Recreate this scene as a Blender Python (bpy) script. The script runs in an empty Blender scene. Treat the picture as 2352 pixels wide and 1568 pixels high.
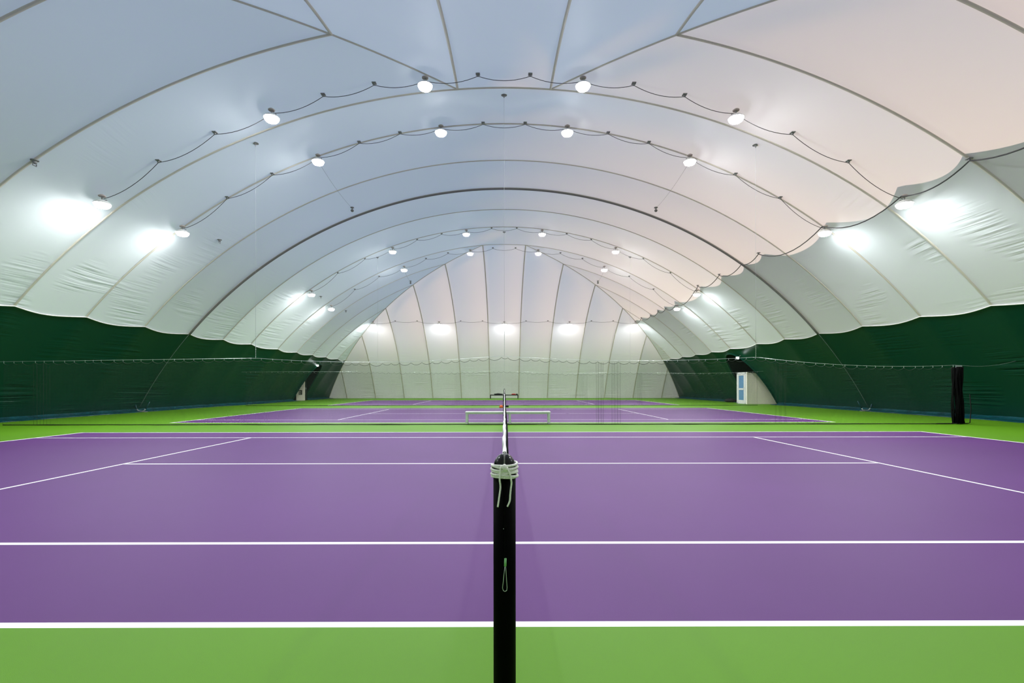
import bpy, bmesh, math, random
from mathutils import Vector, Matrix, noise
random.seed(7)
PI = math.pi
scn = bpy.context.scene
COL = scn.collection

# ------------------------------------------------------------------ materials
def new_mat(name):
    m = bpy.data.materials.new(name); m.use_nodes = True
    nt = m.node_tree
    for n in list(nt.nodes): nt.nodes.remove(n)
    out = nt.nodes.new('ShaderNodeOutputMaterial')
    return m, nt, out

def simple(name, col, rough=0.6, spec=0.4, metal=0.0, nscale=0, namp=0.0, bump=0.0):
    m, nt, out = new_mat(name)
    b = nt.nodes.new('ShaderNodeBsdfPrincipled')
    b.inputs['Base Color'].default_value = (*col, 1)
    b.inputs['Roughness'].default_value = rough
    b.inputs['Specular IOR Level'].default_value = spec
    b.inputs['Metallic'].default_value = metal
    nt.links.new(b.outputs[0], out.inputs[0])
    if nscale:
        tc = nt.nodes.new('ShaderNodeTexCoord')
        nz = nt.nodes.new('ShaderNodeTexNoise'); nz.inputs['Scale'].default_value = nscale
        nz.inputs['Detail'].default_value = 4
        nt.links.new(tc.outputs['Object'], nz.inputs['Vector'])
        mp = nt.nodes.new('ShaderNodeMapRange')
        mp.inputs['From Min'].default_value = 0.3; mp.inputs['From Max'].default_value = 0.7
        mp.inputs['To Min'].default_value = 1 - namp; mp.inputs['To Max'].default_value = 1 + namp
        nt.links.new(nz.outputs['Fac'], mp.inputs['Value'])
        mx = nt.nodes.new('ShaderNodeVectorMath'); mx.operation = 'SCALE'
        mx.inputs[0].default_value = col
        nt.links.new(mp.outputs[0], mx.inputs['Scale'])
        nt.links.new(mx.outputs[0], b.inputs['Base Color'])
        if bump:
            bp = nt.nodes.new('ShaderNodeBump'); bp.inputs['Distance'].default_value = bump
            nt.links.new(nz.outputs['Fac'], bp.inputs['Height'])
            nt.links.new(bp.outputs[0], b.inputs['Normal'])
    return m

def emissive(name, col, strength):
    m, nt, out = new_mat(name)
    e = nt.nodes.new('ShaderNodeEmission')
    e.inputs[0].default_value = (*col, 1); e.inputs[1].default_value = strength
    nt.links.new(e.outputs[0], out.inputs[0])
    return m

def wrinkle(nt, zlo, zhi, dist, thr=0.5):
    """creases running level along the fabric, in patches, low on the slopes"""
    g = nt.nodes.new('ShaderNodeNewGeometry')
    mp = nt.nodes.new('ShaderNodeMapping'); mp.inputs['Scale'].default_value = (0.30, 0.30, 10.0)
    nt.links.new(g.outputs['Position'], mp.inputs['Vector'])
    n1 = nt.nodes.new('ShaderNodeTexNoise'); n1.inputs['Scale'].default_value = 1.0
    n1.inputs['Detail'].default_value = 2; n1.inputs['Distortion'].default_value = 0.0
    nt.links.new(mp.outputs[0], n1.inputs['Vector'])
    n2 = nt.nodes.new('ShaderNodeTexNoise'); n2.inputs['Scale'].default_value = 0.55
    n2.inputs['Detail'].default_value = 0
    nt.links.new(g.outputs['Position'], n2.inputs['Vector'])
    r2 = nt.nodes.new('ShaderNodeMapRange')
    r2.inputs['From Min'].default_value = thr; r2.inputs['From Max'].default_value = thr + 0.20
    nt.links.new(n2.outputs['Fac'], r2.inputs['Value'])
    sx = nt.nodes.new('ShaderNodeSeparateXYZ'); nt.links.new(g.outputs['Position'], sx.inputs[0])
    rz = nt.nodes.new('ShaderNodeMapRange')
    rz.inputs['From Min'].default_value = zhi; rz.inputs['From Max'].default_value = zlo
    rz.inputs['To Min'].default_value = 0.0; rz.inputs['To Max'].default_value = 1.0
    nt.links.new(sx.outputs['Z'], rz.inputs['Value'])
    mu = nt.nodes.new('ShaderNodeMath'); mu.operation = 'MULTIPLY'
    nt.links.new(r2.outputs[0], mu.inputs[0]); nt.links.new(rz.outputs[0], mu.inputs[1])
    mh = nt.nodes.new('ShaderNodeMath'); mh.operation = 'MULTIPLY'
    sb = nt.nodes.new('ShaderNodeMath'); sb.operation = 'SUBTRACT'; sb.inputs[1].default_value = 0.5
    nt.links.new(n1.outputs['Fac'], sb.inputs[0])
    nt.links.new(sb.outputs[0], mh.inputs[0]); nt.links.new(mu.outputs[0], mh.inputs[1])
    bp = nt.nodes.new('ShaderNodeBump'); bp.inputs['Distance'].default_value = dist
    bp.inputs['Strength'].default_value = 1.0
    nt.links.new(mh.outputs[0], bp.inputs['Height'])
    return bp

def membrane(name, col, trans, tcol, zlo=4.0, zhi=9.0, dist=0.06, feather=None):
    m, nt, out = new_mat(name)
    b = nt.nodes.new('ShaderNodeBsdfPrincipled')
    b.inputs['Base Color'].default_value = (*col, 1)
    b.inputs['Roughness'].default_value = 0.62
    b.inputs['Specular IOR Level'].default_value = 0.2
    t = nt.nodes.new('ShaderNodeBsdfTranslucent'); t.inputs[0].default_value = (*tcol, 1)
    mx = nt.nodes.new('ShaderNodeMixShader'); mx.inputs[0].default_value = trans
    nt.links.new(b.outputs[0], mx.inputs[1]); nt.links.new(t.outputs[0], mx.inputs[2])
    nt.links.new(mx.outputs[0], out.inputs[0])
    if feather:                                  # daylight glow graded by height: translucency set to drop lower down
        g = nt.nodes.new('ShaderNodeNewGeometry'); sx = nt.nodes.new('ShaderNodeSeparateXYZ')
        nt.links.new(g.outputs['Position'], sx.inputs[0])
        mr = nt.nodes.new('ShaderNodeMapRange'); mr.interpolation_type = 'SMOOTHSTEP'
        mr.inputs['From Min'].default_value = feather[0]; mr.inputs['From Max'].default_value = feather[1]
        mr.inputs['To Min'].default_value = feather[2]; mr.inputs['To Max'].default_value = trans
        nt.links.new(sx.outputs['Z'], mr.inputs['Value']); nt.links.new(mr.outputs[0], mx.inputs[0])
    bp = wrinkle(nt, zlo, zhi, dist)
    nt.links.new(bp.outputs[0], b.inputs['Normal'])
    return m

def green_pvc():
    m, nt, out = new_mat('green_fabric')
    b = nt.nodes.new('ShaderNodeBsdfPrincipled')
    b.inputs['Base Color'].default_value = (0.0, 0.036, 0.020, 1)
    b.inputs['Roughness'].default_value = 0.36
    b.inputs['Specular IOR Level'].default_value = 0.18
    nt.links.new(b.outputs[0], out.inputs[0])
    bp = wrinkle(nt, 1.2, 4.6, 0.10, 0.52)
    nt.links.new(bp.outputs[0], b.inputs['Normal'])
    return m

def court_mat(name, col, rough=0.55, spec=0.22, amp=0.05):
    m, nt, out = new_mat(name)
    b = nt.nodes.new('ShaderNodeBsdfPrincipled')
    b.inputs['Roughness'].default_value = rough
    b.inputs['Specular IOR Level'].default_value = spec
    g = nt.nodes.new('ShaderNodeNewGeometry')
    n = nt.nodes.new('ShaderNodeTexNoise'); n.inputs['Scale'].default_value = 0.5; n.inputs['Detail'].default_value = 5
    nt.links.new(g.outputs['Position'], n.inputs['Vector'])
    mp = nt.nodes.new('ShaderNodeMapRange'); mp.inputs['From Min'].default_value = .3; mp.inputs['From Max'].default_value = .7
    mp.inputs['To Min'].default_value = 1 - amp; mp.inputs['To Max'].default_value = 1 + amp
    nt.links.new(n.outputs['Fac'], mp.inputs['Value'])
    mx = nt.nodes.new('ShaderNodeVectorMath'); mx.operation = 'SCALE'; mx.inputs[0].default_value = col
    nt.links.new(mp.outputs[0], mx.inputs['Scale'])
    nt.links.new(mx.outputs[0], b.inputs['Base Color'])
    n2 = nt.nodes.new('ShaderNodeTexNoise'); n2.inputs['Scale'].default_value = 350
    nt.links.new(g.outputs['Position'], n2.inputs['Vector'])
    bp = nt.nodes.new('ShaderNodeBump'); bp.inputs['Distance'].default_value = 0.0006
    nt.links.new(n2.outputs['Fac'], bp.inputs['Height']); nt.links.new(bp.outputs[0], b.inputs['Normal'])
    nt.links.new(b.outputs[0], out.inputs[0])
    return m

M = {}
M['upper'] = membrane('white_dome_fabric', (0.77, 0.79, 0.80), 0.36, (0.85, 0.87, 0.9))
M['lower'] = membrane('white_low_glow_fabric', (0.62, 0.67, 0.68), 0.05, (0.8, 0.8, 0.8))  # made-up lining: passes little daylight, to draw the sunset tint's lower edge
M['endfab'] = membrane('white_end_fabric', (0.74, 0.75, 0.75), 0.42, (0.85, 0.87, 0.9), 0.5, 6.0, feather=(2.5, 8.0, 0.05))  # end wall's daylight glow made to fade downward by its translucency
M['feather'] = membrane('white_fading_glow_fabric', (0.72, 0.76, 0.76), 0.36, (0.85, 0.87, 0.9), feather=(5.0, 10.0, 0.05))  # left slope's daylight glow faded out toward the foot by translucency
M['green'] = green_pvc()
M['seam'] = membrane('seam_tape', (0.58, 0.54, 0.45), 0.16, (0.85, 0.85, 0.82), dist=0.001)
M['hem'] = simple('white_hem', (0.72, 0.70, 0.66), 0.5)
M['floor'] = court_mat('green_acrylic', (0.090, 0.240, 0.004))
M['purple'] = court_mat('purple_acrylic', (0.097, 0.026, 0.148))
M['line'] = simple('white_line_paint', (0.88, 0.88, 0.86), 0.5, 0.3)
M['black'] = simple('black_metal', (0.0015, 0.0015, 0.0015), 0.2, 0.35)
M['blackmatte'] = simple('black_paint', (0.0008, 0.001, 0.0008), 0.6, 0.03)
M['netblack'] = simple('black_netting', (0.012, 0.012, 0.012), 0.8, 0.2)
M['netgrey'] = simple('dark_net_twine', (0.035, 0.045, 0.035), 0.8, 0.2)
M['band'] = simple('white_canvas', (0.78, 0.78, 0.76), 0.7, 0.2, nscale=60, namp=.08, bump=.002)
M['rope'] = simple('white_rope', (0.88, 0.84, 0.80), 0.75, 0.2, nscale=220, namp=.12, bump=.001)
M['steel'] = simple('steel_wire', (0.55, 0.60, 0.58), 0.35, 0.5, 0.6)
M['line_wire'] = simple('grey_line', (0.32, 0.34, 0.34), 0.6, 0.2)
M['tail'] = simple('green_grey_line', (0.10, 0.14, 0.12), 0.6)
M['mount'] = simple('lamp_mount', (0.42, 0.36, 0.32), 0.5)
M['fold'] = simple('black_bunched_net', (0.004, 0.004, 0.004), 0.9, 0.02)
M['cable'] = simple('black_cable', (0.05, 0.05, 0.05), 0.5)
M['archcable'] = simple('grey_arch_cable', (0.16, 0.155, 0.14), 0.55)
M['clip'] = simple('grey_clip', (0.22, 0.22, 0.21), 0.5)
M['lamp_body'] = simple('lamp_housing', (0.72, 0.71, 0.68), 0.5)
M['lens'] = emissive('lamp_lens', (0.95, 0.98, 1.0), 880)
M['diffuser'] = emissive('lamp_diffuser', (0.97, 0.98, 1.0), 30)
M['spot'] = emissive('small_lamp_lens', (0.9, 1.0, 1.0), 40)
M['skirt'] = simple('teal_skirt', (0.0, 0.045, 0.055), 0.4, 0.4, nscale=3, namp=.4, bump=.05)
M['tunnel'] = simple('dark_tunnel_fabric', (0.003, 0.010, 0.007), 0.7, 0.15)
M['panel'] = simple('cream_panel', (0.86, 0.80, 0.66), 0.6)
M['frame'] = simple('white_door_frame', (0.68, 0.68, 0.66), 0.5)
M['glass'] = simple('blue_glass', (0.10, 0.24, 0.42), 0.12, 0.6)
M['bench'] = simple('pale_plastic', (0.66, 0.72, 0.62), 0.5)
M['benchtop'] = simple('white_plastic', (0.80, 0.80, 0.78), 0.45)
M['orange'] = simple('orange_cloth', (0.75, 0.13, 0.03), 0.7, nscale=30, namp=.2)
M['red'] = simple('red_cloth', (0.55, 0.05, 0.04), 0.7)
M['bagblack'] = simple('black_cloth', (0.005, 0.005, 0.006), 0.8, nscale=12, namp=.3, bump=.02)
M['greensleeve'] = simple('green_crimp', (0.22, 0.50, 0.20), 0.5)
M['sign_blue'] = simple('blue_sign', (0.35, 0.45, 0.75), 0.5)
M['sign_black'] = simple('black_sign', (0.02, 0.02, 0.02), 0.5)

# ------------------------------------------------------------------ helpers
def link(o, parent=None):
    COL.objects.link(o)
    if parent: o.parent = parent
    return o

def mesh_obj(name, verts, faces, mats, parent=None, fmats=None, smooth=False):
    me = bpy.data.meshes.new(name)
    me.from_pydata(verts, [], faces)
    if not isinstance(mats, (list, tuple)): mats = [mats]
    for m in mats: me.materials.append(m)
    if fmats: me.polygons.foreach_set('material_index', fmats)
    if smooth: me.polygons.foreach_set('use_smooth', [True] * len(me.polygons))
    me.update()
    return link(bpy.data.objects.new(name, me), parent)

class MB:
    def __init__(s): s.v = []; s.f = []; s.m = []
    def add(s, vs, fs, mi=0):
        o = len(s.v); s.v += [tuple(p) for p in vs]
        s.f += [tuple(i + o for i in f) for f in fs]; s.m += [mi] * len(fs)
    def box(s, c, d, mi=0, bev=0.0, rot=None):
        bm = bmesh.new(); bmesh.ops.create_cube(bm, size=1)
        bmesh.ops.scale(bm, vec=d, verts=bm.verts)
        if bev: bmesh.ops.bevel(bm, geom=bm.edges[:], offset=bev, segments=2, affect='EDGES', profile=.5)
        if rot: bmesh.ops.rotate(bm, matrix=rot, verts=bm.verts)
        bmesh.ops.translate(bm, vec=c, verts=bm.verts)
        bm.verts.index_update()
        s.add([v.co[:] for v in bm.verts], [[v.index for v in f.verts] for f in bm.faces], mi); bm.free()
    def tube(s, pts, r, n=8, mi=0, caps=True, closed=False):
        pts = [Vector(p) for p in pts]
        k = len(pts); rs = r if isinstance(r, (list, tuple)) else [r] * k
        vs = []; up = None
        for i, p in enumerate(pts):
            if closed: d = pts[(i + 1) % k] - pts[i - 1]
            else: d = pts[min(i + 1, k - 1)] - pts[max(i - 1, 0)]
            if d.length < 1e-9: d = Vector((0, 0, 1))
            d.normalize()
            if up is None:
                up = Vector((0, 0, 1)) if abs(d.z) < .9 else Vector((1, 0, 0))
            a = up - d * up.dot(d)
            if a.length < 1e-6:
                a = d.orthogonal()
            a.normalize(); b = d.cross(a); up = a
            for j in range(n):
                t = 2 * PI * j / n
                vs.append(p + (a * math.cos(t) + b * math.sin(t)) * rs[i])
        fs = []
        for i in range(k if closed else k - 1):
            i2 = (i + 1) % k
            for j in range(n):
                j2 = (j + 1) % n
                fs.append((i * n + j, i * n + j2, i2 * n + j2, i2 * n + j))
        if caps and not closed:
            fs.append(tuple(range(n - 1, -1, -1))); fs.append(tuple((k - 1) * n + j for j in range(n)))
        s.add(vs, fs, mi)
    def lathe(s, prof, c=(0, 0, 0), n=24, mi=0):
        c = Vector(c); vs = []; k = len(prof)
        for (r, z) in prof:
            for j in range(n):
                t = 2 * PI * j / n
                vs.append(c + Vector((r * math.cos(t), r * math.sin(t), z)))
        fs = [(i * n + j, i * n + (j + 1) % n, (i + 1) * n + (j + 1) % n, (i + 1) * n + j) for i in range(k - 1) for j in range(n)]
        if prof[0][0] > 1e-5: fs.append(tuple(range(n - 1, -1, -1)))
        if prof[-1][0] > 1e-5: fs.append(tuple((k - 1) * n + j for j in range(n)))
        s.add(vs, fs, mi)
    def build(s, name, mats, parent=None, smooth=False):
        return mesh_obj(name, s.v, s.f, mats, parent, s.m, smooth)

def tag(o, label=None, cat=None, group=None, kind=None):
    if label: o['label'] = label
    if cat: o['category'] = cat
    if group: o['group'] = group
    if kind: o['kind'] = kind
    return o

def empty(name, loc, label, cat, group=None):
    o = bpy.data.objects.new(name, None); o.empty_display_size = .1
    o.location = loc; link(o)
    return tag(o, label, cat, group)

def structure(o, label=None):
    o['kind'] = 'structure'
    if label: o['label'] = label
    return o

def copy_tree(o, parent=None):
    c = o.copy(); COL.objects.link(c); c.parent = parent
    for ch in list(o.children): copy_tree(ch, c)
    return c

def catenary(a, b, sag, n=10):
    a, b = Vector(a), Vector(b)
    return [a.lerp(b, i / n) - Vector((0, 0, 4 * sag * (i / n) * (1 - i / n))) for i in range(n + 1)]

# ------------------------------------------------------------------ dome shape
HALF, APEX = 18.4, 11.2
RAD = (HALF ** 2 + APEX ** 2) / (2 * APEX); CZ = APEX - RAD
T0, T1 = 17.0, 32.0                 # axis ends of the two end caps
SB, SL = 15.78, 12.0                # green edge, made-up edge of the sunset tint
def sst(a, b, x):
    t = min(1, max(0, (x - a) / (b - a))); return t * t * (3 - 2 * t)
def Bf(t): return 0.02 * sst(15, 18.5, t) * (1 - sst(30, 34, t))
def prof(r): return math.sqrt(max(0, RAD * RAD - r * r)) + CZ
def rr(s, t): return max(abs(s), T0 - t, t - T1, 1.5)
def dome(s, t, bulge=True):
    r = rr(s, t); z = prof(min(r, HALF))
    b = Bf(t)
    side = abs(s) >= max(T0 - t, t - T1, 1.5) or (T0 - 1.5 <= t <= T1 + 1.5 and abs(s) <= 1.5)
    if abs(s) < 1.5:                             # the crown is rounded, easing into the end caps
        z += (prof(abs(s)) - prof(1.5)) * sst(13.0, 15.5, t) * (1 - sst(33.5, 36, t))
    z *= (1 + b)
    z -= .27 * sst(18.5, 15.3, t) * max(0, 1 - (r / 12.5) ** 2)
    z -= .17 * math.sin(PI * min(r, 16.5) / 16.5) * sst(31, 35.5, t)
    x = s * (1 + b); y = t
    if bulge:
        hip = min(abs(abs(s) - (T0 - t)), abs(abs(s) - (t - T1)))
        fade = sst(0, 1.6, hip) * (1 if z > 1.0 else max(0, z))
        if side:
            f = ((t - 15.5) / 3.0) % 1.0
            k = .10 * math.sin(PI * f) * fade
            x += k * s / RAD; z += k * (z - CZ) / RAD
        else:
            f = ((s - 1.5) / 3.0) % 1.0
            k = .10 * math.sin(PI * f) * fade
            sy = (t - T1) if t > T1 else (t - T0)
            y += k * sy / RAD; z += k * (z - CZ) / RAD
    return Vector((x, y, max(0.0, z)))
def on_dome(x, y):
    """point of the side vault above plan position (x, y)"""
    p = dome(x / (1 + Bf(y)), y)
    return Vector((x, y, p.z))

# parameter lines; the same offsets along both axes put the hips on grid diagonals
sl = [1.5]
marks = sorted([4.5, 7.5, 10.5, SL, 13.5, SB, 16.5, HALF])
for mk in marks:
    a = sl[-1]; n = max(1, round((mk - a) / .2))
    sl += [a + (mk - a) * i / n for i in range(1, n + 1)]
S = [-v for v in reversed(sl)] + [-1.2, -.9, -.6, -.3, 0, .3, .6, .9, 1.2] + sl
T = [T0 - v for v in reversed(sl)] + [15.5 + .25 * i for i in range(1, 72)] + [T1 + v for v in sl]
NS, NT = len(S), len(T)
iSB = {i for i, v in enumerate(S) if abs(abs(v) - SB) < 1e-6}
TRUNK_Y = [5.2, 9.4, 12.5, 14.65, 18.3, 22.9, 24.55, 27.1, 30.1, 34.0, 36.1, 37.9, 39.8, 42.0, 43.6]
def tint_edge(s, t):
    """made-up lower edge of the right-hand sunset tint, curved between the cable clips"""
    w = max(0, 1 - abs(s - SL) / .75)
    if w <= 0: return s
    for a, b in zip(TRUNK_Y, TRUNK_Y[1:]):
        if a <= t <= b:
            f = (t - a) / (b - a); hip = min(s - (T0 - t), s - (t - T1))
            return s + w * min(.6, .15 * (b - a)) * 4 * f * (1 - f) * sst(0, .8, hip)
    return s
def sag(s, t):
    """the white panels' lower edges hang in shallow curves between the seams"""
    w = max(0, 1 - abs(abs(s) - SB) / .7)
    if not w: return s
    hip = min(abs(s) - (T0 - t), abs(s) - (t - T1))
    if hip < 0: return s
    f = ((t - 15.5) / 3.0) % 1.0
    return math.copysign(abs(s) + w * .14 * math.sin(PI * f) * sst(0, .8, hip), s)
grid = [[dome(tint_edge(sag(S[i], T[j]), T[j]), T[j]) for j in range(NT)] for i in range(NS)]

parts = {k: ([], {}, [], []) for k in ('ceiling', 'wall_far', 'wall_near', 'wall_left', 'wall_right')}
def addface(key, idx, mi=0):
    V, mp, F, FM = parts[key]
    f = []
    for ij in idx:
        if ij not in mp:
            mp[ij] = len(V); V.append(grid[ij[0]][ij[1]].copy())
        f.append(mp[ij])
    F.append(tuple(f)); FM.append(mi)
# arched doorways cut through the green side walls: (side, centre y, half width, height)
ARCH = {'wall_right': (34.25, 1.85, 3.55), 'wall_left': (42.75, 1.15, 3.2)}
def arch_f(key, y, z):
    c, w, h = ARCH[key]
    return (abs(y - c) / w) ** 2.4 + (max(0, z) / h) ** 2.4
holes = {'wall_left': set(), 'wall_right': set()}
def classify(idx):
    s = sum(S[i] for i, j in idx) / len(idx); t = sum(T[j] for i, j in idx) / len(idx)
    a = abs(s)
    if a >= max(T0 - t, t - T1) or (T0 - 1.5 <= t <= T1 + 1.5 and a <= 1.5):
        if a > SB: return ('wall_left' if s < 0 else 'wall_right'), 0, s, t
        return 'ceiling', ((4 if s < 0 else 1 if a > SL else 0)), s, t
    return ('wall_far' if t > 24 else 'wall_near'), 0, s, t
for i in range(NS - 1):
    for j in range(NT - 1):
        q = [(i, j), (i + 1, j), (i + 1, j + 1), (i, j + 1)]
        sm = abs((S[i] + S[i + 1]) / 2); tm = (T[j] + T[j + 1]) / 2
        on_near = abs(sm - (T0 - tm)) < 1e-6 and sm > 1.5
        on_far = abs(sm - (tm - T1)) < 1e-6 and sm > 1.5
        if on_near or on_far:
            # diagonal along the hip
            pos = S[i] >= 0
            main = (pos and on_far) or (not pos and on_near)
            tris = [[q[0], q[1], q[2]], [q[0], q[2], q[3]]] if main else [[q[0], q[1], q[3]], [q[1], q[2], q[3]]]
        else:
            tris = [q]
        for f in tris:
            key, mi, s, t = classify(f)
            if key in ARCH:
                c = sum((grid[a][b] for a, b in f), Vector()) / len(f)
                if arch_f(key, c.y, c.z) < 1:
                    holes[key].update(f); continue
            addface(key, f, mi)

# pull the ragged hole rims onto the arch curve
rim = {}
for key, hv in holes.items():
    V, mp, F, FM = parts[key]
    c, w, h = ARCH[key]; sg = -1 if key == 'wall_left' else 1
    def side_pt(y, z):
        s = math.sqrt(RAD ** 2 - (z - CZ) ** 2)
        return Vector((sg * s * (1 + Bf(y)), y, z))
    for ij in hv:
        if ij in mp:
            p = V[mp[ij]]
            k = arch_f(key, p.y, p.z) ** (1 / 2.4)
            if k > 1e-3 and p.z > .02:
                y = c + (p.y - c) / k; z = p.z / k
                q = side_pt(y, min(z, h))
                V[mp[ij]] = q
            elif p.z <= .02:
                p.y = c + math.copysign(w, p.y - c)
    pts = []
    for q in range(41):
        a = PI * q / 40
        cy = math.copysign(abs(math.cos(a)) ** (2 / 2.4), math.cos(a)); cz = abs(math.sin(a)) ** (2 / 2.4)
        pts.append(side_pt(c + w * cy, max(.0, h * cz)))
    rim[key] = pts

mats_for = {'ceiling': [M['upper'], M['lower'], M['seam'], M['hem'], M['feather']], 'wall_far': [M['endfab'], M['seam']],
            'wall_near': [M['endfab'], M['seam']], 'wall_left': [M['green']], 'wall_right': [M['green']]}

# welded seam tapes: ribbons lying on the fabric, joined into the wall that carries them
def ribbon(key, pts, nrm, w, mi):
    V, mp, F, FM = parts[key]
    k = len(pts); base = len(V)
    for a in range(k):
        d = (pts[min(a + 1, k - 1)] - pts[max(a - 1, 0)]).normalized()
        n = nrm(pts[a]); sd = d.cross(n).normalized()
        for off, dep in ((-w, .012), (-w * .8, .03), (w * .8, .03), (w, .012)):
            V.append(pts[a] + sd * off + n * dep)
    for a in range(k - 1):
        for e in range(3):
            o = base + a * 4 + e
            F.append((o, o + 1, o + 5, o + 4)); FM.append(mi)
def inward_side(p): return -Vector((p.x, 0, p.z - CZ)).normalized()
def inward_far(p): return -Vector((0, p.y - T1, p.z - CZ)).normalized()
def inward_near(p): return -Vector((0, p.y - T0, p.z - CZ)).normalized()
def inward_hip(p): return Vector((-p.x * .5, -(p.y - (T1 if p.y > 24 else T0)) * .5, -(p.z - CZ))).normalized()
seam_y = [15.5 + 3 * k for k in range(7)]
for t in seam_y:
    ss = [-SB + 2 * SB * q / 120 for q in range(121)]
    ribbon('ceiling', [dome(s, t) for s in ss], inward_side, .04, 2)
for k in range(1, 5):
    for t in (T0 - 1.5 - 3 * k, T1 + 1.5 + 3 * k):
        for sg in (-1, 1):
            s0 = 1.5 + 3 * k
            if s0 > SB: continue
            ss = [sg * (s0 + (SB - s0) * q / 50) for q in range(51)]
            ribbon('ceiling', [dome(s, t) for s in ss], inward_side, .04, 2)
for s0 in (1.5, 4.5, 7.5, 10.5, 13.5, 16.5):
    for sg in (-1, 1):
        ts = [T1 + s0 + (HALF - .02 - s0) * q / 60 for q in range(61)]
        ribbon('wall_far', [dome(sg * s0, t) for t in ts], inward_far, .045, 1)
        ts = [T0 - s0 - (HALF - .02 - s0) * q / 60 for q in range(61)]
        ribbon('wall_near', [dome(sg * s0, t) for t in ts], inward_near, .04, 1)
for sg in (-1, 1):
    rs = [1.5 + (HALF - 1.52) * q / 70 for q in range(71)]
    ribbon('wall_far', [dome(sg * r, T1 + r) for r in rs], inward_hip, .03, 1)
    ribbon('wall_near', [dome(sg * r, T0 - r) for r in rs], inward_hip, .03, 1)
# rolled hem along the lower edge of the white panels
for ii in sorted(iSB):
    b = MB(); js = [j for j in range(NT) if T0 - SB <= T[j] <= T1 + SB]
    pts = [grid[ii][j] + inward_side(grid[ii][j]) * .03 for j in js]
    b.tube(pts, .02, 6)
    V, mp, F, FM = parts['ceiling']; o = len(V)
    V += [Vector(p) for p in b.v]; F += [tuple(i + o for i in f) for f in b.f]; FM += [3] * len(b.f)

for key, (V, mp, F, FM) in parts.items():
    structure(mesh_obj(key, V, F, mats_for[key], None, FM, True))

# door tunnels behind the arches
for key, n in (('wall_right', 'right'), ('wall_left', 'left')):
    pts = rim[key]; sg = 1 if n == 'right' else -1
    b = MB(); k = len(pts)
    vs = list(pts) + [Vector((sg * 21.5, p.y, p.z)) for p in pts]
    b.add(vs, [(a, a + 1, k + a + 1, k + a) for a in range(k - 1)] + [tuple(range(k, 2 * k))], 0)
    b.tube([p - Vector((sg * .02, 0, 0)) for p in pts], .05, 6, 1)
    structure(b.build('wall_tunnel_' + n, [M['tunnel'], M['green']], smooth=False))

# ------------------------------------------------------------------ floor and courts
COURT_Y = [2.61, 17.10, 32.32]
CX, CL, CW = -0.045, 11.885, 10.97
fv = []; ff = []
xs = [-21.6, CX - CL, CX + CL, 21.6]
ys = [-4.5]
for y in COURT_Y: ys += [y, y + CW]
ys += [53.0]
for y in ys:
    for x in xs: fv.append((x, y, 0))
for j in range(len(ys) - 1):
    for i in range(3):
        if i == 1 and j % 2 == 1: continue
        a = j * 4 + i; ff.append((a, a + 1, a + 5, a + 4))
structure(mesh_obj('floor', fv, ff, M['floor']))
LW = .055
for n, y0 in enumerate(COURT_Y):
    lines = []                                   # x0, x1, y0, y1
    L, R_ = CX - CL, CX + CL
    lines += [(L, R_, y0, y0 + LW + .005), (L, R_, y0 + CW - LW, y0 + CW)]
    lines += [(L, R_, y0 + 1.37, y0 + 1.37 + LW), (L, R_, y0 + 9.6 - LW, y0 + 9.6)]
    lines += [(L, L + .08, y0, y0 + CW), (R_ - .08, R_, y0, y0 + CW)]
    ym = y0 + CW / 2
    lines += [(CX - 6.4, CX + 6.4, ym - LW / 2, ym + LW / 2)]
    for sg in (-1, 1):
        xc = CX + sg * 6.4
        lines += [(min(xc, xc - sg * .05), max(xc, xc - sg * .05), y0 + 1.37, y0 + 9.6)]
        xb = CX + sg * CL
        lines += [(min(xb, xb - sg * .2), max(xb, xb - sg * .2), ym - LW / 2, ym + LW / 2)]
    gx = sorted({L, R_} | {l[0] for l in lines} | {l[1] for l in lines})
    gy = sorted({y0, y0 + CW} | {l[2] for l in lines} | {l[3] for l in lines})
    v = [(x, y, 0) for y in gy for x in gx]; f = []; fm = []
    nx = len(gx)
    for j in range(len(gy) - 1):
        for i in range(nx - 1):
            mx, my = (gx[i] + gx[i + 1]) / 2, (gy[j] + gy[j + 1]) / 2
            w = any(l[0] < mx < l[1] and l[2] < my < l[3] for l in lines)
            f.append((j * nx + i, j * nx + i + 1, (j + 1) * nx + i + 1, (j + 1) * nx + i)); fm.append(1 if w else 0)
    structure(mesh_obj('floor_court', v, f, [M['purple'], M['line']], None, fm),
              'purple tennis court with white lines, ' + ('nearest the camera', 'second from the camera', 'farthest, before the end wall')[n])

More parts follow.
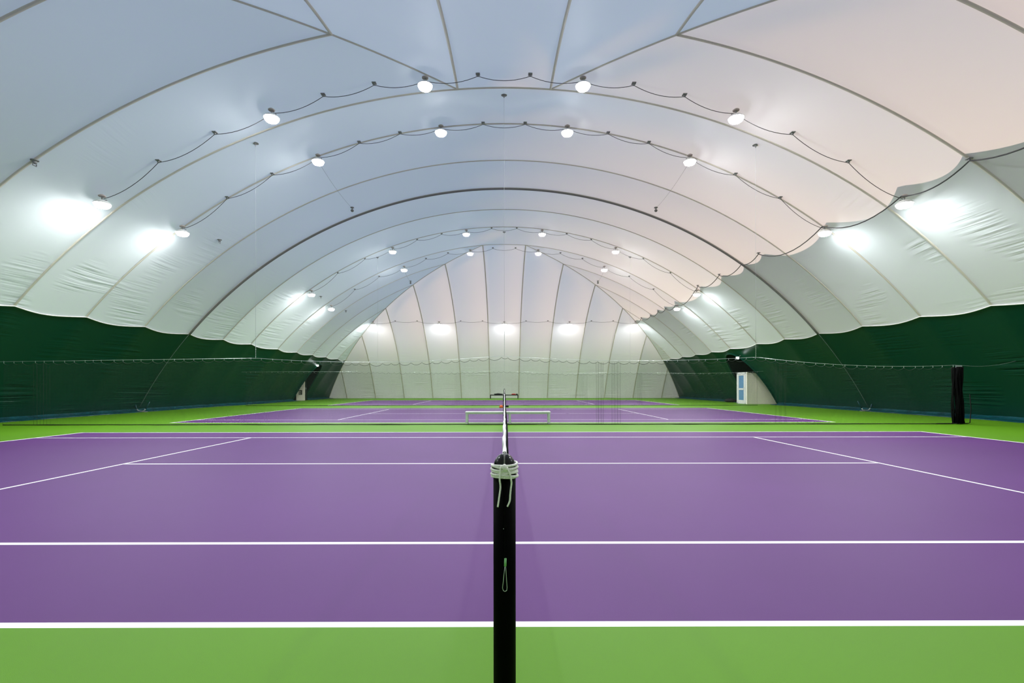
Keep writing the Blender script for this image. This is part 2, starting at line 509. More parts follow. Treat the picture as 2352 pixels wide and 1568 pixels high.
# ------------------------------------------------------------------ tennis nets and posts
ORD = ['nearest court', 'middle court', 'farthest court']
def make_post(x, y):
    o = empty('net_post', (x, y, 0), 'black round net post', 'post', 'net posts')
    b = MB(); b.lathe([(.040, 0), (.040, 1.026)], n=32); b.build('tube', M['blackmatte'], o, True)
    b = MB()
    pr = [(.0385, 1.018)] + [(.0385 * math.cos(a), 1.024 + .046 * math.sin(a)) for a in [PI / 2 * q / 10 for q in range(10)]] + [(.0001, 1.07)]
    b.lathe(pr, n=32); b.build('cap', M['black'], o, True)
    b = MB()
    arc = [(0, .040 * math.cos(a), 1.024 + .048 * math.sin(a)) for a in [PI * q / 16 for q in range(17)]]
    b.tube(arc, .0022, 6); b.build('cap_ridge', M['archcable'], o, True)
    return o
for n, y0 in enumerate(COURT_Y):
    ya, yb = y0 - .89, y0 + CW + .914
    for e, yy in enumerate((ya, yb)):
        p = make_post(0, yy)
        p['label'] = 'black round net post of the ' + ORD[n] + (', on its near side' if e == 0 else ', on its far side')
    # net
    y1, y2 = ya + .045, yb - .045; ymid = (y1 + y2) / 2; hl = (y2 - y1) / 2
    def ztop(y): return .918 + .152 * abs((y - ymid) / hl) ** 1.15
    def xoff(y, z):
        w = math.sin(PI * min(1, max(0, (y - y1) / (y2 - y1))))
        return (.026 + .018 * math.sin(y * 1.7)) * (1 - (z / 1.07) ** 3) * (.5 + w) if n == 0 else .006
    root = empty('tennis_net', (0, ymid, 0), 'black tennis net with white headband across the ' + ORD[n], 'net', 'tennis nets')
    def loc(p): return (p[0], p[1] - ymid, p[2])
    b = MB(); sp = .045
    k = int((y2 - y1) / sp)
    for q in range(k + 1):
        y = y1 + (y2 - y1) * q / k
        zt = ztop(y) - .03
        b.tube([loc((xoff(y, z), y, z)) for z in (.03, zt * .35, zt * .7, zt)], .0016, 3, caps=False)
    for q in range(22):
        fz = .03 + .95 * q / 21
        b.tube([loc((xoff(y, ztop(y) * fz), y, ztop(y) * fz)) for y in [y1 + (y2 - y1) * e / 40 for e in range(41)]], .0016, 3, caps=False)
    b.build('netting', M['netblack'], root)
    b = MB(); N = 90; vs = []; fs = []
    for q in range(N + 1):
        y = y1 + (y2 - y1) * q / N; z = ztop(y)
        wv = .004 * noise.noise((y * 2.2, 1, n)) + .002 * math.sin(y * 7)
        hw = .0075 + .004 * noise.noise((y * 1.3, 5, n)) + .002 * math.sin(y * 11)
        ring = [(-hw, -.058), (-hw, -.006), (-hw * .5, 0), (hw * .5, 0), (hw, -.006), (hw, -.058)]
        for (dx, dz) in ring: vs.append(loc((wv + dx, y, z + dz)))
    for q in range(N):
        for e in range(6):
            fs.append((q * 6 + e, q * 6 + (e + 1) % 6, (q + 1) * 6 + (e + 1) % 6, (q + 1) * 6 + e))
    fs += [tuple(range(6)), tuple(N * 6 + e for e in range(5, -1, -1))]
    b.add(vs, fs); b.build('headband', M['band'], root, True)
    b = MB(); b.box((.0, 0, .46), (.012, .05, .92), bev=.002); b.build('centre_strap', M['band'], root)
    for ye in ((y1 - .04, y1 + .05), (y2 - .05, y2 + .04)):
        b = MB(); b.tube([loc((0, y, ztop(y) - .01)) for y in ye], .004, 6); b.build('net_cord', M['cable'], root)

def smooth_path(p, n=5):
    p = [Vector(q) for q in p]; out = []
    for i in range(len(p) - 1):
        a, b_, c, d_ = p[max(i - 1, 0)], p[i], p[i + 1], p[min(i + 2, len(p) - 1)]
        for k in range(n):
            t = k / n
            out.append(.5 * (2 * b_ + (c - a) * t + (2 * a - 5 * b_ + 4 * c - d_) * t * t + (3 * b_ - a - 3 * c + d_) * t ** 3))
    return out + [p[-1]]
# rope tied round the near post
PY = COURT_Y[0] - .89
sc = (PY - .045) / 1102.0
def px(u, v, dy=0.0):
    d = PY - .045 - dy
    return Vector(((u - 1158.5) * d / 1102, d, 1.312 - (v - 885.3) * d / 1102))
rope = empty('tie_rope', (0, PY, 1.0), 'white rope wound and knotted round the top of the near post', 'rope')
def rl(p): return Vector(p) - Vector((0, PY, 1.0))
b = MB()
for q, (z, tilt) in enumerate(((1.031, .004), (1.0235, -.003), (1.017, .003), (1.0095, -.001), (1.002, .004), (.9955, -.0035), (.990, .001))):
    rad = .0445 + .0012 * (q % 3)
    pts = []
    for e in range(33):
        a = 2 * PI * e / 32
        pts.append(rl((rad * math.cos(a), PY + rad * math.sin(a), z + tilt * math.cos(a) + .002 * math.sin(2 * a + q))))
    b.tube(pts[:-1], .0044, 8, closed=True)
b.build('wrap', M['rope'], rope, True)
b = MB()
kp = [px(1151, 1073), px(1154, 1070, .008), px(1158, 1076, .012), px(1161, 1071, .012), px(1158, 1068, .006), px(1155, 1074, .01), px(1160, 1078, .01), px(1166, 1074, .004)]
b.tube(smooth_path([rl(p) for p in kp]), .0045, 8); b.build('knot', M['rope'], rope, True)
for pts in ([(1153, 1071), (1149.5, 1077), (1148.5, 1088), (1147.5, 1102), (1149, 1113), (1149, 1122), (1147, 1137), (1145.5, 1148), (1143, 1164)],
            [(1161, 1072), (1166, 1079), (1170.5, 1087), (1173.5, 1100), (1174.5, 1110), (1173, 1122), (1171.5, 1137), (1170.5, 1150), (1165, 1163)]):
    b = MB(); b.tube(smooth_path([rl(px(u, v, .008 if e < 4 else .002)) for e, (u, v) in enumerate(pts)]), .0031, 8)
    b.build('tail', M['rope'], rope, True)
# steel loop hanging on the post
loop = empty('wire_loop', (0, PY - .05, .7), 'thin wire with green sleeve and end loop hanging down the near post', 'wire')
def ll(p): return Vector(p) - Vector((0, PY - .05, .7))
b = MB(); b.tube([ll(px(1159, v, .004)) for v in (1100, 1180, 1250, 1284)], .0016, 6); b.build('wire', M['blackmatte'], loop)
b = MB(); b.tube([ll(px(1160.5, 1282, .006)), ll(px(1160, 1300, .006))], .0042, 10); b.build('sleeve', M['greensleeve'], loop, True)
tag(loop.children[-1], 'green crimp sleeve')
b = MB(); b.tube([ll(px(u, v, .006)) for (u, v) in ((1159.5, 1299), (1157.5, 1315), (1155.5, 1335), (1153.8, 1350), (1155.5, 1356), (1159.5, 1358), (1163.5, 1355.5), (1164.2, 1349), (1163, 1330), (1161.8, 1312), (1160.8, 1299))], .0011, 6)
b.build('loop', M['steel'], loop, True)
b = MB()
for u in (1156.5, 1159): b.lathe([(.0022, 0), (.0022, .0014), (.0001, .003)], (0, 0, 0), 8)
b2 = MB()
for u in (1156.3, 1159.2):
    c = ll(px(u, 1214, -.002)); b2.box(c, (.002, .004, .002), bev=.0004)
b2.build('rivet', M['steel'], loop)

# ------------------------------------------------------------------ divider nets
def divider(y, xa, xb, wire_pts, hang_x, label, gathered, sag_d, hook_sp, slack):
    root = empty('divider_net', (0, y, 0), label, 'net', 'court divider nets')
    def zwire(x):
        for (p, q) in zip(wire_pts, wire_pts[1:]):
            if p[0] <= x <= q[0]:
                f = (x - p[0]) / (q[0] - p[0])
                return p[1] + (q[1] - p[1]) * f - p[2] * 4 * f * (1 - f)
        return wire_pts[-1][1]
    x0, x1 = wire_pts[0][0], wire_pts[-1][0]
    b = MB(); b.tube([(x0 + (x1 - x0) * q / 120, 0, zwire(x0 + (x1 - x0) * q / 120)) for q in range(121)], .005, 5)
    b.build('top_wire', M['steel'], root)
    # hooks
    nh = min(99, int((xb - xa) / hook_sp)); hx = []
    rnd = random.Random(int(y * 10))
    for q in range(nh + 1):
        x = xa + (xb - xa) * q / nh + rnd.uniform(-.22, .22) * hook_sp * (0 < q < nh)
        hx.append(x)
    proto = None
    for x in hx:
        if proto is None:
            b = MB(); b.tube([(0, 0, .012), (.006, 0, 0), (.004, 0, -.02), (0, 0, -.05), (.008, 0, -.058), (.012, 0, -.048)], .0045, 5)
            h = proto = b.build('hook', M['steel'], root)
        else:
            h = proto.copy(); COL.objects.link(h); h.parent = root
        h.location = (x, 0, zwire(x))
    def ztop(x):
        for a, c in zip(hx, hx[1:]):
            if a <= x <= c:
                f = (x - a) / (c - a)
                sd = sag_d * (c - a) / hook_sp
                return zwire(x) - .05 - sd * (4 * f * (1 - f)) ** .8
        return zwire(x) - .05
    b = MB(); pts = []
    for a, c in zip(hx, hx[1:]):
        for e in range(6):
            x = a + (c - a) * e / 6; pts.append((x, 0, ztop(x)))
    pts.append((hx[-1], 0, ztop(hx[-1])))
    b.tube(pts, .006, 4); b.build('top_cord', M['netgrey'], root)
    def ybot(x): return -.02 + .13 * noise.noise((x * .35, y, 0)) + .04 * noise.noise((x * 1.7, y, 3))
    b = MB(); sp = .045; k = int((xb - xa) / sp)
    def yat(x, z): return ybot(x) * (1 - min(1, z / 1.2)) + .03 * noise.noise((x * .8, z * .5, y))
    for q in range(k + 1):
        x = xa + (xb - xa) * q / k; zt = ztop(x)
        b.tube([(x, yat(x, z), z) for z in (.01, zt * .33, zt * .66, zt)], .0013, 3, caps=False)
    nz = 46
    for q in range(nz):
        f = q / nz
        b.tube([(x, yat(x, .012 + (ztop(x) - .012) * f), .012 + (ztop(x) - .012) * f) for x in [xa + (xb - xa) * e / 60 for e in range(61)]], .0013, 3, caps=False)
    # a few folds where the net bunches on its wire
    for (fx, w, n) in slack:
        for q in range(n):
            x = fx + w * (q / max(1, n - 1) - .5)
            zt = zwire(x) - .06
            b.tube([(x + .02 * noise.noise((x * 9, z, y)), .05 * math.sin(q * 2.1), z) for z in (.01, .7, 1.4, zt)], .0022, 3, caps=False)
    b.build('netting', M['netgrey'], root)
    b = MB(); N = 160; pts = []; rs = []
    for q in range(N + 1):
        x = xa + (xb - xa) * q / N
        pts.append((x, ybot(x), .016)); rs.append(.013 + .012 * max(0, noise.noise((x * .9, y, 9))))
    b.tube(pts, rs, 6); b.build('bottom_rope', M['netblack'], root, True)
    # drop lines from the dome
    for x in hang_x:
        p = on_dome(x, y); zw = zwire(x)
        b = MB(); b.tube([(x, 0, zw), (x, 0, zw + (p.z - zw) * .5), (x, 0, p.z - .06)], .0032, 5)
        b.build('drop_line', M['line_wire'], root)
        b = MB(); b.lathe([(.012, -.10), (.02, -.06), (.05, -.03), (.10, -.012), (.10, .0)], (x, 0, p.z), 12)
        b.build('ceiling_plate', M['clip'], root)
        b = MB()
        nl = max(2, int(min(.75, p.z - zw) / .035))
        for e in range(nl): b.tube([(x + .008 * (e % 2), .008 * ((e + 1) % 2), zw + .04 * e), (x - .008 * (e % 2), -.008 * ((e + 1) % 2), zw + .04 * e + .03)], .007, 4)
        b.build('chain', M['steel'], root)
    if gathered:
        gx0, gx1, ztopg = gathered
        b = MB(); rnd = random.Random(3)
        for q in range(46):
            x = gx0 + (gx1 - gx0) * rnd.random(); yy = rnd.uniform(-.12, .12)
            xb_ = gx0 + (x - gx0) * 1.3 + rnd.uniform(-.03, .06)
            pts = [(x + (xb_ - x) * (1 - f) ** 1.5 + .03 * math.sin(f * 9 + q), yy, .02 + (ztopg - .02) * f) for f in (0, .2, .4, .6, .8, 1)]
            b.tube(pts, [.02, .018, .022, .02, .022, .016], 5)
        b.build('gathered_fold', M['fold'], root, True)
        b = MB()
        for q in range(9): b.tube([(gx0 + (gx1 - gx0) * q / 8, -.05, ztopg + .04), (gx0 + (gx1 - gx0) * q / 8 + .01, -.05, ztopg - .03)], .008, 5)
        b.build('hook_cluster', M['steel'], root)
        b = MB(); b.tube([(gx1 - .9, -.1, .03), (gx1 - .4, -.12, .035), (gx1 + .2, -.05, .03), (gx1 + .42, .1, .04), (gx1 + .46, .1, .5), (gx1 + .42, .1, 1.0)], .014, 6)
        b.build('rope_end', M['netblack'], root, True)
    return root
Y1, Y2 = 16.1, 31.45
divider(Y1, -16.75, 15.1, [(-17.15, 2.12, .0), (-8.33, 2.24, .17), (-.12, 2.31, .14), (8.47, 2.26, .15), (15.3, 1.99, .10), (17.2, 2.12, .02)],
        (-8.33, 0.0, 8.45), 'large divider net hanging between the nearest court and the middle court',
        (15.14, 15.34, 1.93), .065, .33, [(-15.5, .5, 8), (3.2, .25, 10), (3.75, .3, 10), (9.3, .4, 8)])
divider(Y2, -16.9, 16.6, [(-17.2, 2.22, 0), (-8.2, 2.24, .07), (0.0, 2.30, .13), (8.2, 2.22, .13), (17.0, 2.24, .07)],
        (-8.3, 0.0, 8.25), 'divider net farther back, between the middle court and the farthest court',
        None, .075, .345, [(-3.1, .3, 6), (5.2, .5, 14), (8.9, .3, 8)])

# ------------------------------------------------------------------ floodlights
def make_lamp():
    o = empty('floodlight', (0, 0, 0), 'white floodlight', 'lamp', 'dome floodlights')
    b = MB(); b.lathe([(.08, .20), (.10, .215), (.10, .235), (.05, .27)], n=16); b.build('mount_plate', M['mount'], o)
    b = MB(); b.tube([(0, 0, .09), (0, 0, .21)], .022, 8)
    b.box((0, 0, .10), (.30, .04, .015), bev=.003); b.build('bracket', M['clip'], o)
    b = MB(); b.lathe([(.228, -.02), (.228, .0), (.20, .03), (.15, .07), (.11, .09), (.0001, .095)], n=20); b.build('housing', M['lamp_body'], o, True)
    b = MB(); b.lathe([(.165, -.115), (.20, -.08), (.225, -.02)], n=16); b.v and b.f.__delitem__(slice(-2, None)); b.m = b.m[:len(b.f)]
    b.build('diffuser', M['diffuser'], o, True)
    b = MB(); b.lathe([(.0001, -.145), (.06, -.141), (.115, -.132), (.165, -.115)], n=16); b.f.pop(); b.m.pop()
    b.build('lens', M['lens'], o, True)
    return o
proto = make_lamp()
first = True
ROWS = [(14.65, 'the lamp row nearest the camera'), (18.3, 'the second lamp row'), (30.5, 'the third lamp row'),
        (34.0, 'the fourth lamp row')]
LX = [-12.25, -7.09, -2.41, 2.41, 7.09, 12.25]
PW6 = ['leftmost', 'second from left', 'third from left', 'third from right', 'second from right', 'rightmost']
PW5 = ['leftmost', 'second from left', 'middle one', 'second from right', 'rightmost']
LAMPZ = {14.65: (7.62, 9.86, 10.71), 18.3: (7.45, 9.90, 10.86), 30.5: (7.5, 9.95, 10.97), 34.0: (7.55, 9.89, 10.72)}
row_lamps = []
def place_lamp(p, label):
    global first
    o = proto if first else copy_tree(proto)
    first = False
    o.location = p; o['label'] = label
    return o
for y, rn in ROWS:
    row = []
    for i, x in enumerate(LX):
        p = on_dome(x, y)
        off = .31 + .06 * abs(x) / 12
        q = Vector((x, y, p.z - off))
        place_lamp(q, 'bright white floodlight, %s in %s' % (PW6[i], rn)); row.append(q)
    row_lamps.append(row)
added_near_row = []  # added lamps out of view, put in to brighten the near court
for i, x in enumerate((-12.0, -6.0, 0.0, 6.0, 12.0)):
    p = dome(x, 4.95)
    q = Vector((x, p.y, p.z - .42))
    place_lamp(q, 'added white floodlight, %s in the unseen row across the near end wall' % PW5[i]); added_near_row.append(q)
endrow = []
def on_far(x, y): return dome(x, y)
for i, x in enumerate((-12.0, -6.0, 0.0, 6.0, 12.0)):
    y = 44.05; p = dome(x, y if abs(x) < 11 else 43.9)
    q = Vector((x, p.y, p.z - .34))
    place_lamp(q, 'bright white floodlight, %s in the lamp row across the far end wall' % PW5[i]); endrow.append(q)

# festoon cables between the lamps, with the clips that hold them
def clip_mb(b, p):
    b.box(p + Vector((0, 0, -.02)), (.13, .13, .03), bev=.008)
    b.box(p + Vector((0, 0, -.06)), (.06, .05, .06), bev=.01)
def cable_run(name_pts, label, r=.009, sags=None, end_left=None):
    """name_pts: list of (point, is_clip)"""
    base = name_pts[0][0]
    root = empty('power_cable', base, label, 'cable', 'cables slung under the dome')
    b = MB(); pts = []
    for q, ((a, ca), (c, cc)) in enumerate(zip(name_pts, name_pts[1:])):
        d = (c - a).length
        seg = catenary(a - Vector((0, 0, .08 if ca else 0)) - base, c - Vector((0, 0, .08 if cc else 0)) - base, (sags or .055) * d, 10)
        pts += seg if not pts else seg[1:]
    b.tube(pts, r, 5); b.build('cable', M['cable'], root, True)
    for p, isc in name_pts:
        if isc:
            b = MB(); clip_mb(b, p - base); b.build('clip', M['clip'], root)
    return root
for (y, rn), row in zip(ROWS, row_lamps):
    seq = []
    for i, q in enumerate(row):
        seq.append((q + Vector((0, .05, .16)), False))
        if i < 5:
            x0, x1 = LX[i], LX[i + 1]
            for f in (.333, .667):
                a0, a1 = math.asin(x0 / RAD), math.asin(x1 / RAD)
                x = RAD * math.sin(a0 + (a1 - a0) * f)
                seq.append((on_dome(x, y + .12), True))
    cable_run(seq, 'thin black cable looped between clips and lamps along ' + rn, .0095, .085)
seq = []
for i, q in enumerate(endrow):
    seq.append((q + Vector((0, 0, .1)), False))
    if i < 4:
        for f in (.333, .667):
            x = q.x + (endrow[i + 1].x - q.x) * f
            seq.append((dome(x, 44.0 if abs(x) < 11 else 43.8) , True))
cable_run(seq, 'thin black cable looped between the lamps on the far end wall', .011, .05)
# trunk cable along the right side
XT = 12.15
tr = []
for y, isc in ((6.6, True), (9.4, True), (12.5, True), (14.65, False), (18.3, False), (22.9, True), (24.55, True), (27.1, True), (30.1, True), (30.55, False), (34.0, False), (36.1, True), (37.9, True), (39.8, True), (42.0, True), (43.6, False)):
    x = min(XT, 12.15) if y < 40 else 12.0
    p = on_dome(x, y) if y > 4.9 else None
    if not isc: p = p - Vector((0, 0, .22))
    tr.append((p, isc))
cable_run(tr, 'heavy black supply cable looped along the right side of the dome', .02, .105)
# small fixings on the left slope
FIX = [(-12.2, 12.5, 'grey fixing plate on the left slope, on the seam nearest the camera'),
       (-12.2, 20.6, 'small grey fixing on the left slope beside the second lamp row'),
       (-12.3, 32.2, 'small grey fixing on the left slope between third and fourth lamp rows'),
       (-12.2, 37.0, 'small grey fixing on the left slope beyond the fourth lamp row')]
for x, y, lb in FIX:
    p = on_dome(x, y) - Vector((0, 0, .03))
    o = empty('fixing_plate', p, lb, 'fixing', 'fixings on the left slope')
    b = MB(); b.lathe([(.09, -.0), (.09, -.02), (.05, -.035), (.045, -.09), (.0001, -.10)], n=14); b.build('plate', M['clip'], o)
    b = MB(); b.tube([(.0, -.05, -.10), (0, -.05, -.15), (0, .05, -.15), (0, .05, -.10)], .012, 6); b.build('eye', M['clip'], o)
# guy lines from lamps to small hanging devices
for sg, wd in ((-1, 'left'), (1, 'right')):
    for (y0, y1, rn) in ((18.3, 23.7, 'nearer'), (34.0, 38.4, 'farther')):
        p = on_dome(sg * 7.5, y1)
        root = empty('ceiling_sensor', p, 'small grey sensor under the %s of the dome, %s of its pair' % (wd, rn), 'sensor', 'ceiling sensors')
        b = MB(); b.lathe([(.09, 0), (.09, -.03), (.03, -.05), (.03, -.12)], n=12); b.build('base', M['clip'], root)
        b = MB(); b.lathe([(.06, -.12), (.08, -.17), (.05, -.22), (.0001, -.23)], n=12); b.build('head', M['archcable'], root)
        a = on_dome(sg * 7.09, y0) - Vector((0, 0, .35)) - p
        b = MB(); b.tube(catenary(a, Vector((0, 0, -.05)), .12, 10), .0055, 4); b.build('line', M['clip'], root)

# thick cable arch over the middle of the dome and its anchors
b = MB()
ss = [-SB + 2 * SB * q / 120 for q in range(121)]
arch_root = empty('arch_cable', (0, 24.5, 0), 'thick dark cable arching over the dome midway, ends tied at the floor', 'cable')
b.tube([dome(s, 24.5) + inward_side(dome(s, 24.5)) * .07 - Vector((0, 24.5, 0)) for s in ss], .05, 8); b.build('thick_cable', M['archcable'], arch_root, True)
for sg in (-1, 1):
    b = MB(); e = [sg * (SB + (18.28 - SB) * q / 16) for q in range(17)]
    b.tube([dome(s, 24.5) + inward_side(dome(s, 24.5)) * .05 - Vector((0, 24.5, 0)) for s in e], .014, 6)
    b.build('tail_line', M['tail'], arch_root, True)
    base = Vector((sg * 18.28, 24.2, 0))
    o = empty('ground_anchor', base, 'steel shackle with straps on the floor at the %s foot of the arch cable' % ('left' if sg < 0 else 'right'), 'anchor', 'ground anchors')
    b = MB(); b.tube([(-.22, 0, .14), (-.16, 0, .07), (-.04, -.02, .04), (.08, -.02, .04), (.18, 0, .10), (.22, 0, .16)], .03, 8); b.build('shackle', M['steel'], o, True)
    for dx, tx in ((-.22, -.38), (.22, .38)):
        b = MB(); b.tube([(dx, 0, .14), ((dx + tx) / 2, .03, .3), (tx, .06, .52)], [.028, .032, .02], 6); b.build('strap', M['skirt'], o, True)
    b = MB(); b.box((0, .0, .015), (.5, .2, .03), bev=.008); b.build('base_plate', M['clip'], o)

# floor skirts along the green walls
for sg, nm in ((-1, 'left'), (1, 'right')):
    b = MB(); rows = []
    N = 170
    prof_ = [(.10, .36), (-.03, .18), (-.18, .07), (-.34, .055), (-.50, .035), (-.60, .03), (-.62, .004)]
    for q in range(N + 1):
        y = -1.0 + 51.0 * q / N
        xb = HALF * (1 + Bf(y))
        a0, a1, _ = ARCH['wall_' + nm]
        for e, (dx, dz) in enumerate(prof_):
            nz_ = noise.noise((y * .9, e * .7, sg * 3)); n2 = noise.noise((y * 3.1, e, sg))
            rows.append((sg * (xb + dx + (.05 * nz_ if e > 3 else 0)), y, max(.003, dz + (.035 * nz_ + .02 * n2) * (1 if 0 < e < 6 else 0))))
    k = len(prof_); fs = []
    for q in range(N):
        y = -1.0 + 51.0 * (q + .5) / N
        if abs(y - a0) < a1 + .05: continue
        for e in range(k - 1): fs.append((q * k + e, q * k + e + 1, (q + 1) * k + e + 1, (q + 1) * k + e))
    b.add(rows, fs)
    o = b.build('ground_skirt', M['skirt'], None, True)
    tag(o, 'dark teal fabric skirt lying along the foot of the %s green wall' % nm, 'skirt', 'ground skirts')

# ------------------------------------------------------------------ doors
# right: portal box with a part-glazed door, its near side panelled in cream
d = empty('door_1', (17.05, 33.6, 0), 'white door portal with blue glass in the right green wall', 'door'); d['kind'] = 'structure'
del d['category']
H = 2.25
b = MB(); b.box((1.2, .03, H / 2), (2.4, .06, H))
b.box((.0, .03, H / 2), (.08, .08, H)); b.box((.62, -.004, H / 2), (.03, .012, H)); b.build('side_panel', M['panel'], d)
b = MB(); b.box((1.2, .75, H - .03), (2.4, 1.5, .06)); b.build('roof_panel', M['panel'], d)
b = MB(); b.box((0, .27, H / 2), (.06, .08, H)); b.box((0, 1.42, H / 2), (.06, .16, H)); b.box((0, .85, H - .05), (.06, 1.2, .10)); b.box((0, .85, .03), (.06, 1.2, .06))
b.box((0, .15, H / 2), (.03, .2, H)); b.build('door_frame', M['frame'], d)
b = MB()
b.box((0, .40, 1.1), (.05, .18, 2.1)); b.box((0, 1.28, 1.1), (.05, .12, 2.1)); b.box((0, .85, 2.08), (.05, .75, .12)); b.box((0, .85, .16), (.05, .75, .2)); b.box((0, .85, 1.05), (.05, .75, .12))
leaf = b.build('door_leaf', M['frame'], d)
b = MB(); b.box((0, .86, 1.56), (.012, .74, .9)); b.box((0, .86, .62), (.012, .74, .76)); b.build('glass_pane', M['glass'], leaf)
b = MB(); b.tube([(-.03, .42, 1.0), (-.08, .42, 1.0), (-.08, .42, 1.18), (-.03, .42, 1.18)], .012, 6); b.build('door_handle', M['steel'], leaf)
# left: only the near side shows, the front stands open and dark
d = empty('door_2', (-17.88, 43.0, 0), 'cream door portal with small signs in the left green wall', 'door'); d['kind'] = 'structure'
del d['category']
b = MB(); b.box((-.375, .03, H / 2), (.75, .06, H)); b.build('side_panel', M['panel'], d)
b = MB(); b.box((-.31, .28, H - .03), (.62, .5, .06)); b.build('roof_panel', M['panel'], d)
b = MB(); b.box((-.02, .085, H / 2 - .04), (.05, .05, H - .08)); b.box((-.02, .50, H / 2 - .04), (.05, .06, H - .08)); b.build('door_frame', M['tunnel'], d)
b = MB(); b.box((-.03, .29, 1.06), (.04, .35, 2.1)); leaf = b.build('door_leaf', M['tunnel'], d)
b = MB(); b.tube([(-.01, .2, 1.0), (.02, .2, 1.0), (.02, .2, 1.15), (-.01, .2, 1.15)], .012, 6); b.build('door_handle', M['steel'], leaf)
s1 = empty('wall_sign', (-18.25, 42.99, .72), 'small black notice on the cream side of the left door portal', 'sign')
b = MB(); b.box((0, 0, 0), (.30, .012, .42), bev=.003); b.build('board', M['sign_black'], s1)
b = MB()
for q, (xx, w) in enumerate(((-.06, .12), (-.03, .18), (-.07, .1), (-.04, .16))): b.box((xx, -.008, .13 - q * .085), (w, .004, .03))
b.build('print', M['panel'], s1)
s2 = empty('wall_sign', (-18.12, 42.99, 1.5), 'small pale blue notice above the black one on the left portal', 'sign')
b = MB(); b.box((0, 0, 0), (.2, .012, .2), bev=.003, rot=Matrix.Rotation(PI / 4, 3, 'Y')); b.build('board', M['sign_blue'], s2)
b = MB(); b.box((0, -.008, .0), (.05, .004, .16)); b.box((0, -.008, .03), (.14, .004, .03)); b.build('print', M['frame'], s2)
# little lamps above the doorways
for (p, nm) in (((-16.42, 42.2, 3.10), 'left'), ((16.05, 32.95, 3.2), 'right')):
    o = empty('exit_lamp', p, 'small bright lamp above the arched doorway in the %s green wall' % nm, 'lamp', 'doorway lamps')
    sg = -1 if nm == 'left' else 1
    b = MB(); b.box((0, .03, 0), (.22, .08, .18), bev=.02); b.build('housing', M['lamp_body'], o)
    b = MB(); b.lathe([(.0001, -.055), (.035, -.045), (.05, -.02), (.055, 0)], (0, 0, 0), 12)
    ob = b.build('lens', M['spot'], o, True); ob.rotation_euler = (-PI / 2.3, 0, 0); ob.location = (0, -.02, -.03)
    b = MB(); b.tube([(0, .06, 0), (sg * .25, .1, .18)], .015, 6); b.build('arm', M['clip'], o)
o = None
# ------------------------------------------------------------------ benches and small things
def bench(x0, x1, y, h, dep, top, legm, label):
    o = empty('bench', ((x0 + x1) / 2, y, 0), label, 'bench', 'benches')
    L = x1 - x0
    b = MB(); b.box((0, 0, h - .025), (L, dep, .05), bev=.012); b.build('seat', top, o)
    b = MB(); b.box((0, -dep / 2 + .04, h - .065), (L - .12, .03, .04)); b.box((0, dep / 2 - .04, h - .065), (L - .12, .03, .04)); b.build('apron', legm, o)
    for xx in (-L / 2 + .05, L / 2 * .03 + .02, L / 2 - .05):
        b = MB()
        b.box((xx, -dep / 2 + .035, (h - .06) / 2), (.075, .05, h - .06), bev=.008)
        b.box((xx, dep / 2 - .035, (h - .06) / 2), (.075, .05, h - .06), bev=.008)
        b.box((xx, 0, .06), (.05, dep - .08, .05), bev=.006); b.build('leg', legm, o)
    return o
bench(-1.34, 1.58, 16.55, .425, .34, M['benchtop'], M['bench'], 'long pale bench with white seat just behind the nearer divider net')
bench(-1.45, 1.41, 48.4, .40, .36, M['blackmatte'], M['black'], 'long black bench against the far end wall')
def lump(name, c, d, mat, label, cat, seed, yaw=0):
    bm = bmesh.new(); bmesh.ops.create_icosphere(bm, subdivisions=3, radius=.5)
    for v in bm.verts:
        n = noise.noise(v.co * 3 + Vector((seed, 0, 0))) * .12
        p = v.co * (1 + n); 
        p = Vector((p.x * d[0], p.y * d[1], p.z * d[2]))
        p.z = max(p.z, -d[2] * .38) + d[2] * .38
        v.co = p
    bmesh.ops.rotate(bm, matrix=Matrix.Rotation(yaw, 3, 'Z'), verts=bm.verts)
    bm.verts.index_update()
    o = empty(name, c, label, cat)
    mesh_obj('body', [v.co[:] for v in bm.verts], [[v.index for v in f.verts] for f in bm.faces], mat, o, None, True)
    bm.free()
    b = MB(); b.tube([(-d[0] * .2, 0, d[2] * .78), (-d[0] * .12, 0, d[2] * 1.0), (d[0] * .12, 0, d[2] * 1.02), (d[0] * .2, 0, d[2] * .78)], d[2] * .05, 6)
    b.build('strap', mat, o, True)
    return o
lump('sports_bag', (-.62, 48.4, .40), (.95, .3, .14), M['bagblack'], 'long black bag lying on the left half of the far bench', 'bag', 1)
lump('towel', (.95, 48.4, .40), (.5, .3, .12), M['red'], 'red towel heaped on the right half of the far bench', 'towel', 2)
lump('pouch', (1.26, 48.4, .40), (.18, .22, .11), M['bagblack'], 'small black pouch at the right end of the far bench', 'bag', 3)
lump('ball_bag', (-.19, 28.35, .0), (.24, .22, .17), M['orange'], 'orange bag on the floor beside the middle court net', 'bag', 4)
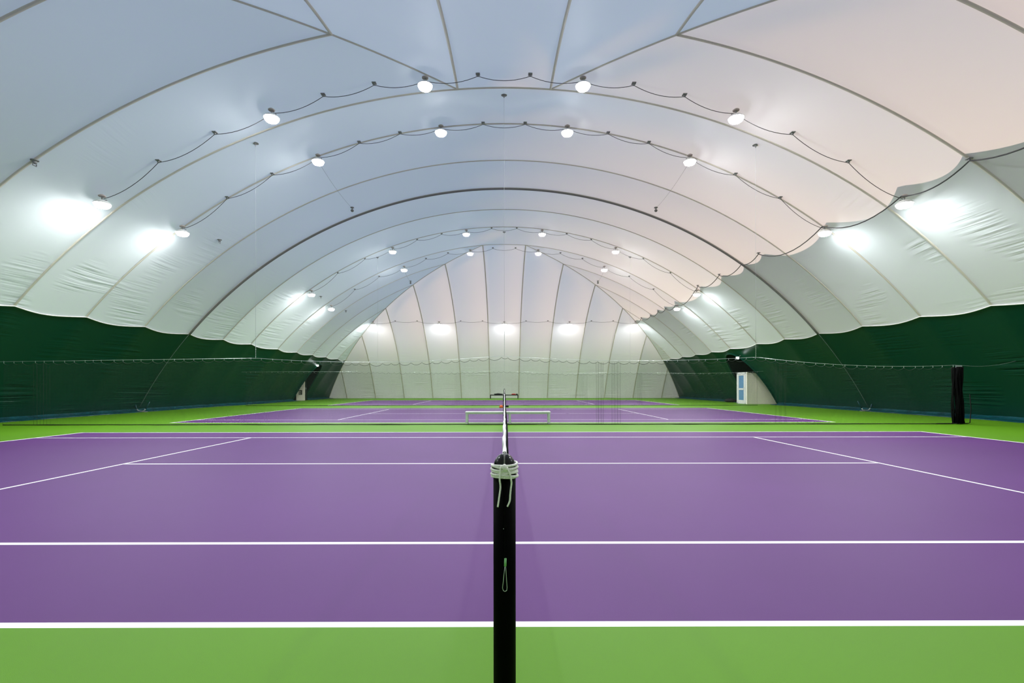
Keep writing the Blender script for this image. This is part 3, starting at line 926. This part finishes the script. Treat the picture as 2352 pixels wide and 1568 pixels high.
lump('holdall', (.17, 29.2, .0), (.2, .2, .14), M['bagblack'], 'small black bag right of the net, across from the orange bag', 'bag', 6)
lump('tarpaulin', (17.75, 37.6, .0), (.9, 1.0, .32), M['bagblack'], 'dark bundled tarpaulin on the floor left of the right door portal', 'tarpaulin', 5)

# ------------------------------------------------------------------ light from outside, camera, view
w = bpy.data.worlds.new('World'); scn.world = w; w.use_nodes = True
nt = w.node_tree
for n in list(nt.nodes): nt.nodes.remove(n)
out = nt.nodes.new('ShaderNodeOutputWorld'); bg = nt.nodes.new('ShaderNodeBackground')
bg.inputs[0].default_value = (0.60, 0.76, 1.02, 1); bg.inputs[1].default_value = 1.0
nt.links.new(bg.outputs[0], out.inputs[0])
sun = bpy.data.lights.new('sunset', 'SUN'); sun.energy = 7.1; sun.color = (1.0, .53, .17); sun.angle = .05
so = link(bpy.data.objects.new('sunset', sun))
el, az = math.radians(4), math.radians(28)
dirv = Vector((math.cos(el) * math.cos(az), math.cos(el) * math.sin(az), math.sin(el)))
so.rotation_euler = dirv.to_track_quat('Z', 'Y').to_euler()
so.location = dirv * 60

cam = bpy.data.cameras.new('camera'); co = link(bpy.data.objects.new('camera', cam))
W_, H_ = 2352, 1568
cam.sensor_width = 36; cam.sensor_fit = 'HORIZONTAL'; cam.lens = 1102 / W_ * 36
YAW = .0028; ROLL = .0010
cam.shift_x = (W_ / 2 - 1158.5 - 1102 * YAW) / W_
cam.shift_y = (885.3 - H_ / 2) / W_
co.matrix_world = Matrix.Translation((0, 0, 1.312)) @ Matrix.Rotation(-YAW, 4, 'Z') @ Matrix.Rotation(PI / 2, 4, 'X') @ Matrix.Rotation(-ROLL, 4, 'Z')
cam.clip_start = .05; cam.clip_end = 300
scn.camera = co
scn.view_settings.view_transform = 'Standard'; scn.view_settings.look = 'None'
scn.view_settings.gamma = 1; scn.view_settings.use_curve_mapping = False
scn.view_settings.exposure = 0.0
scn.cycles.max_bounces = 8
scn.cycles.diffuse_bounces = 5
scn.cycles.sample_clamp_indirect = 6
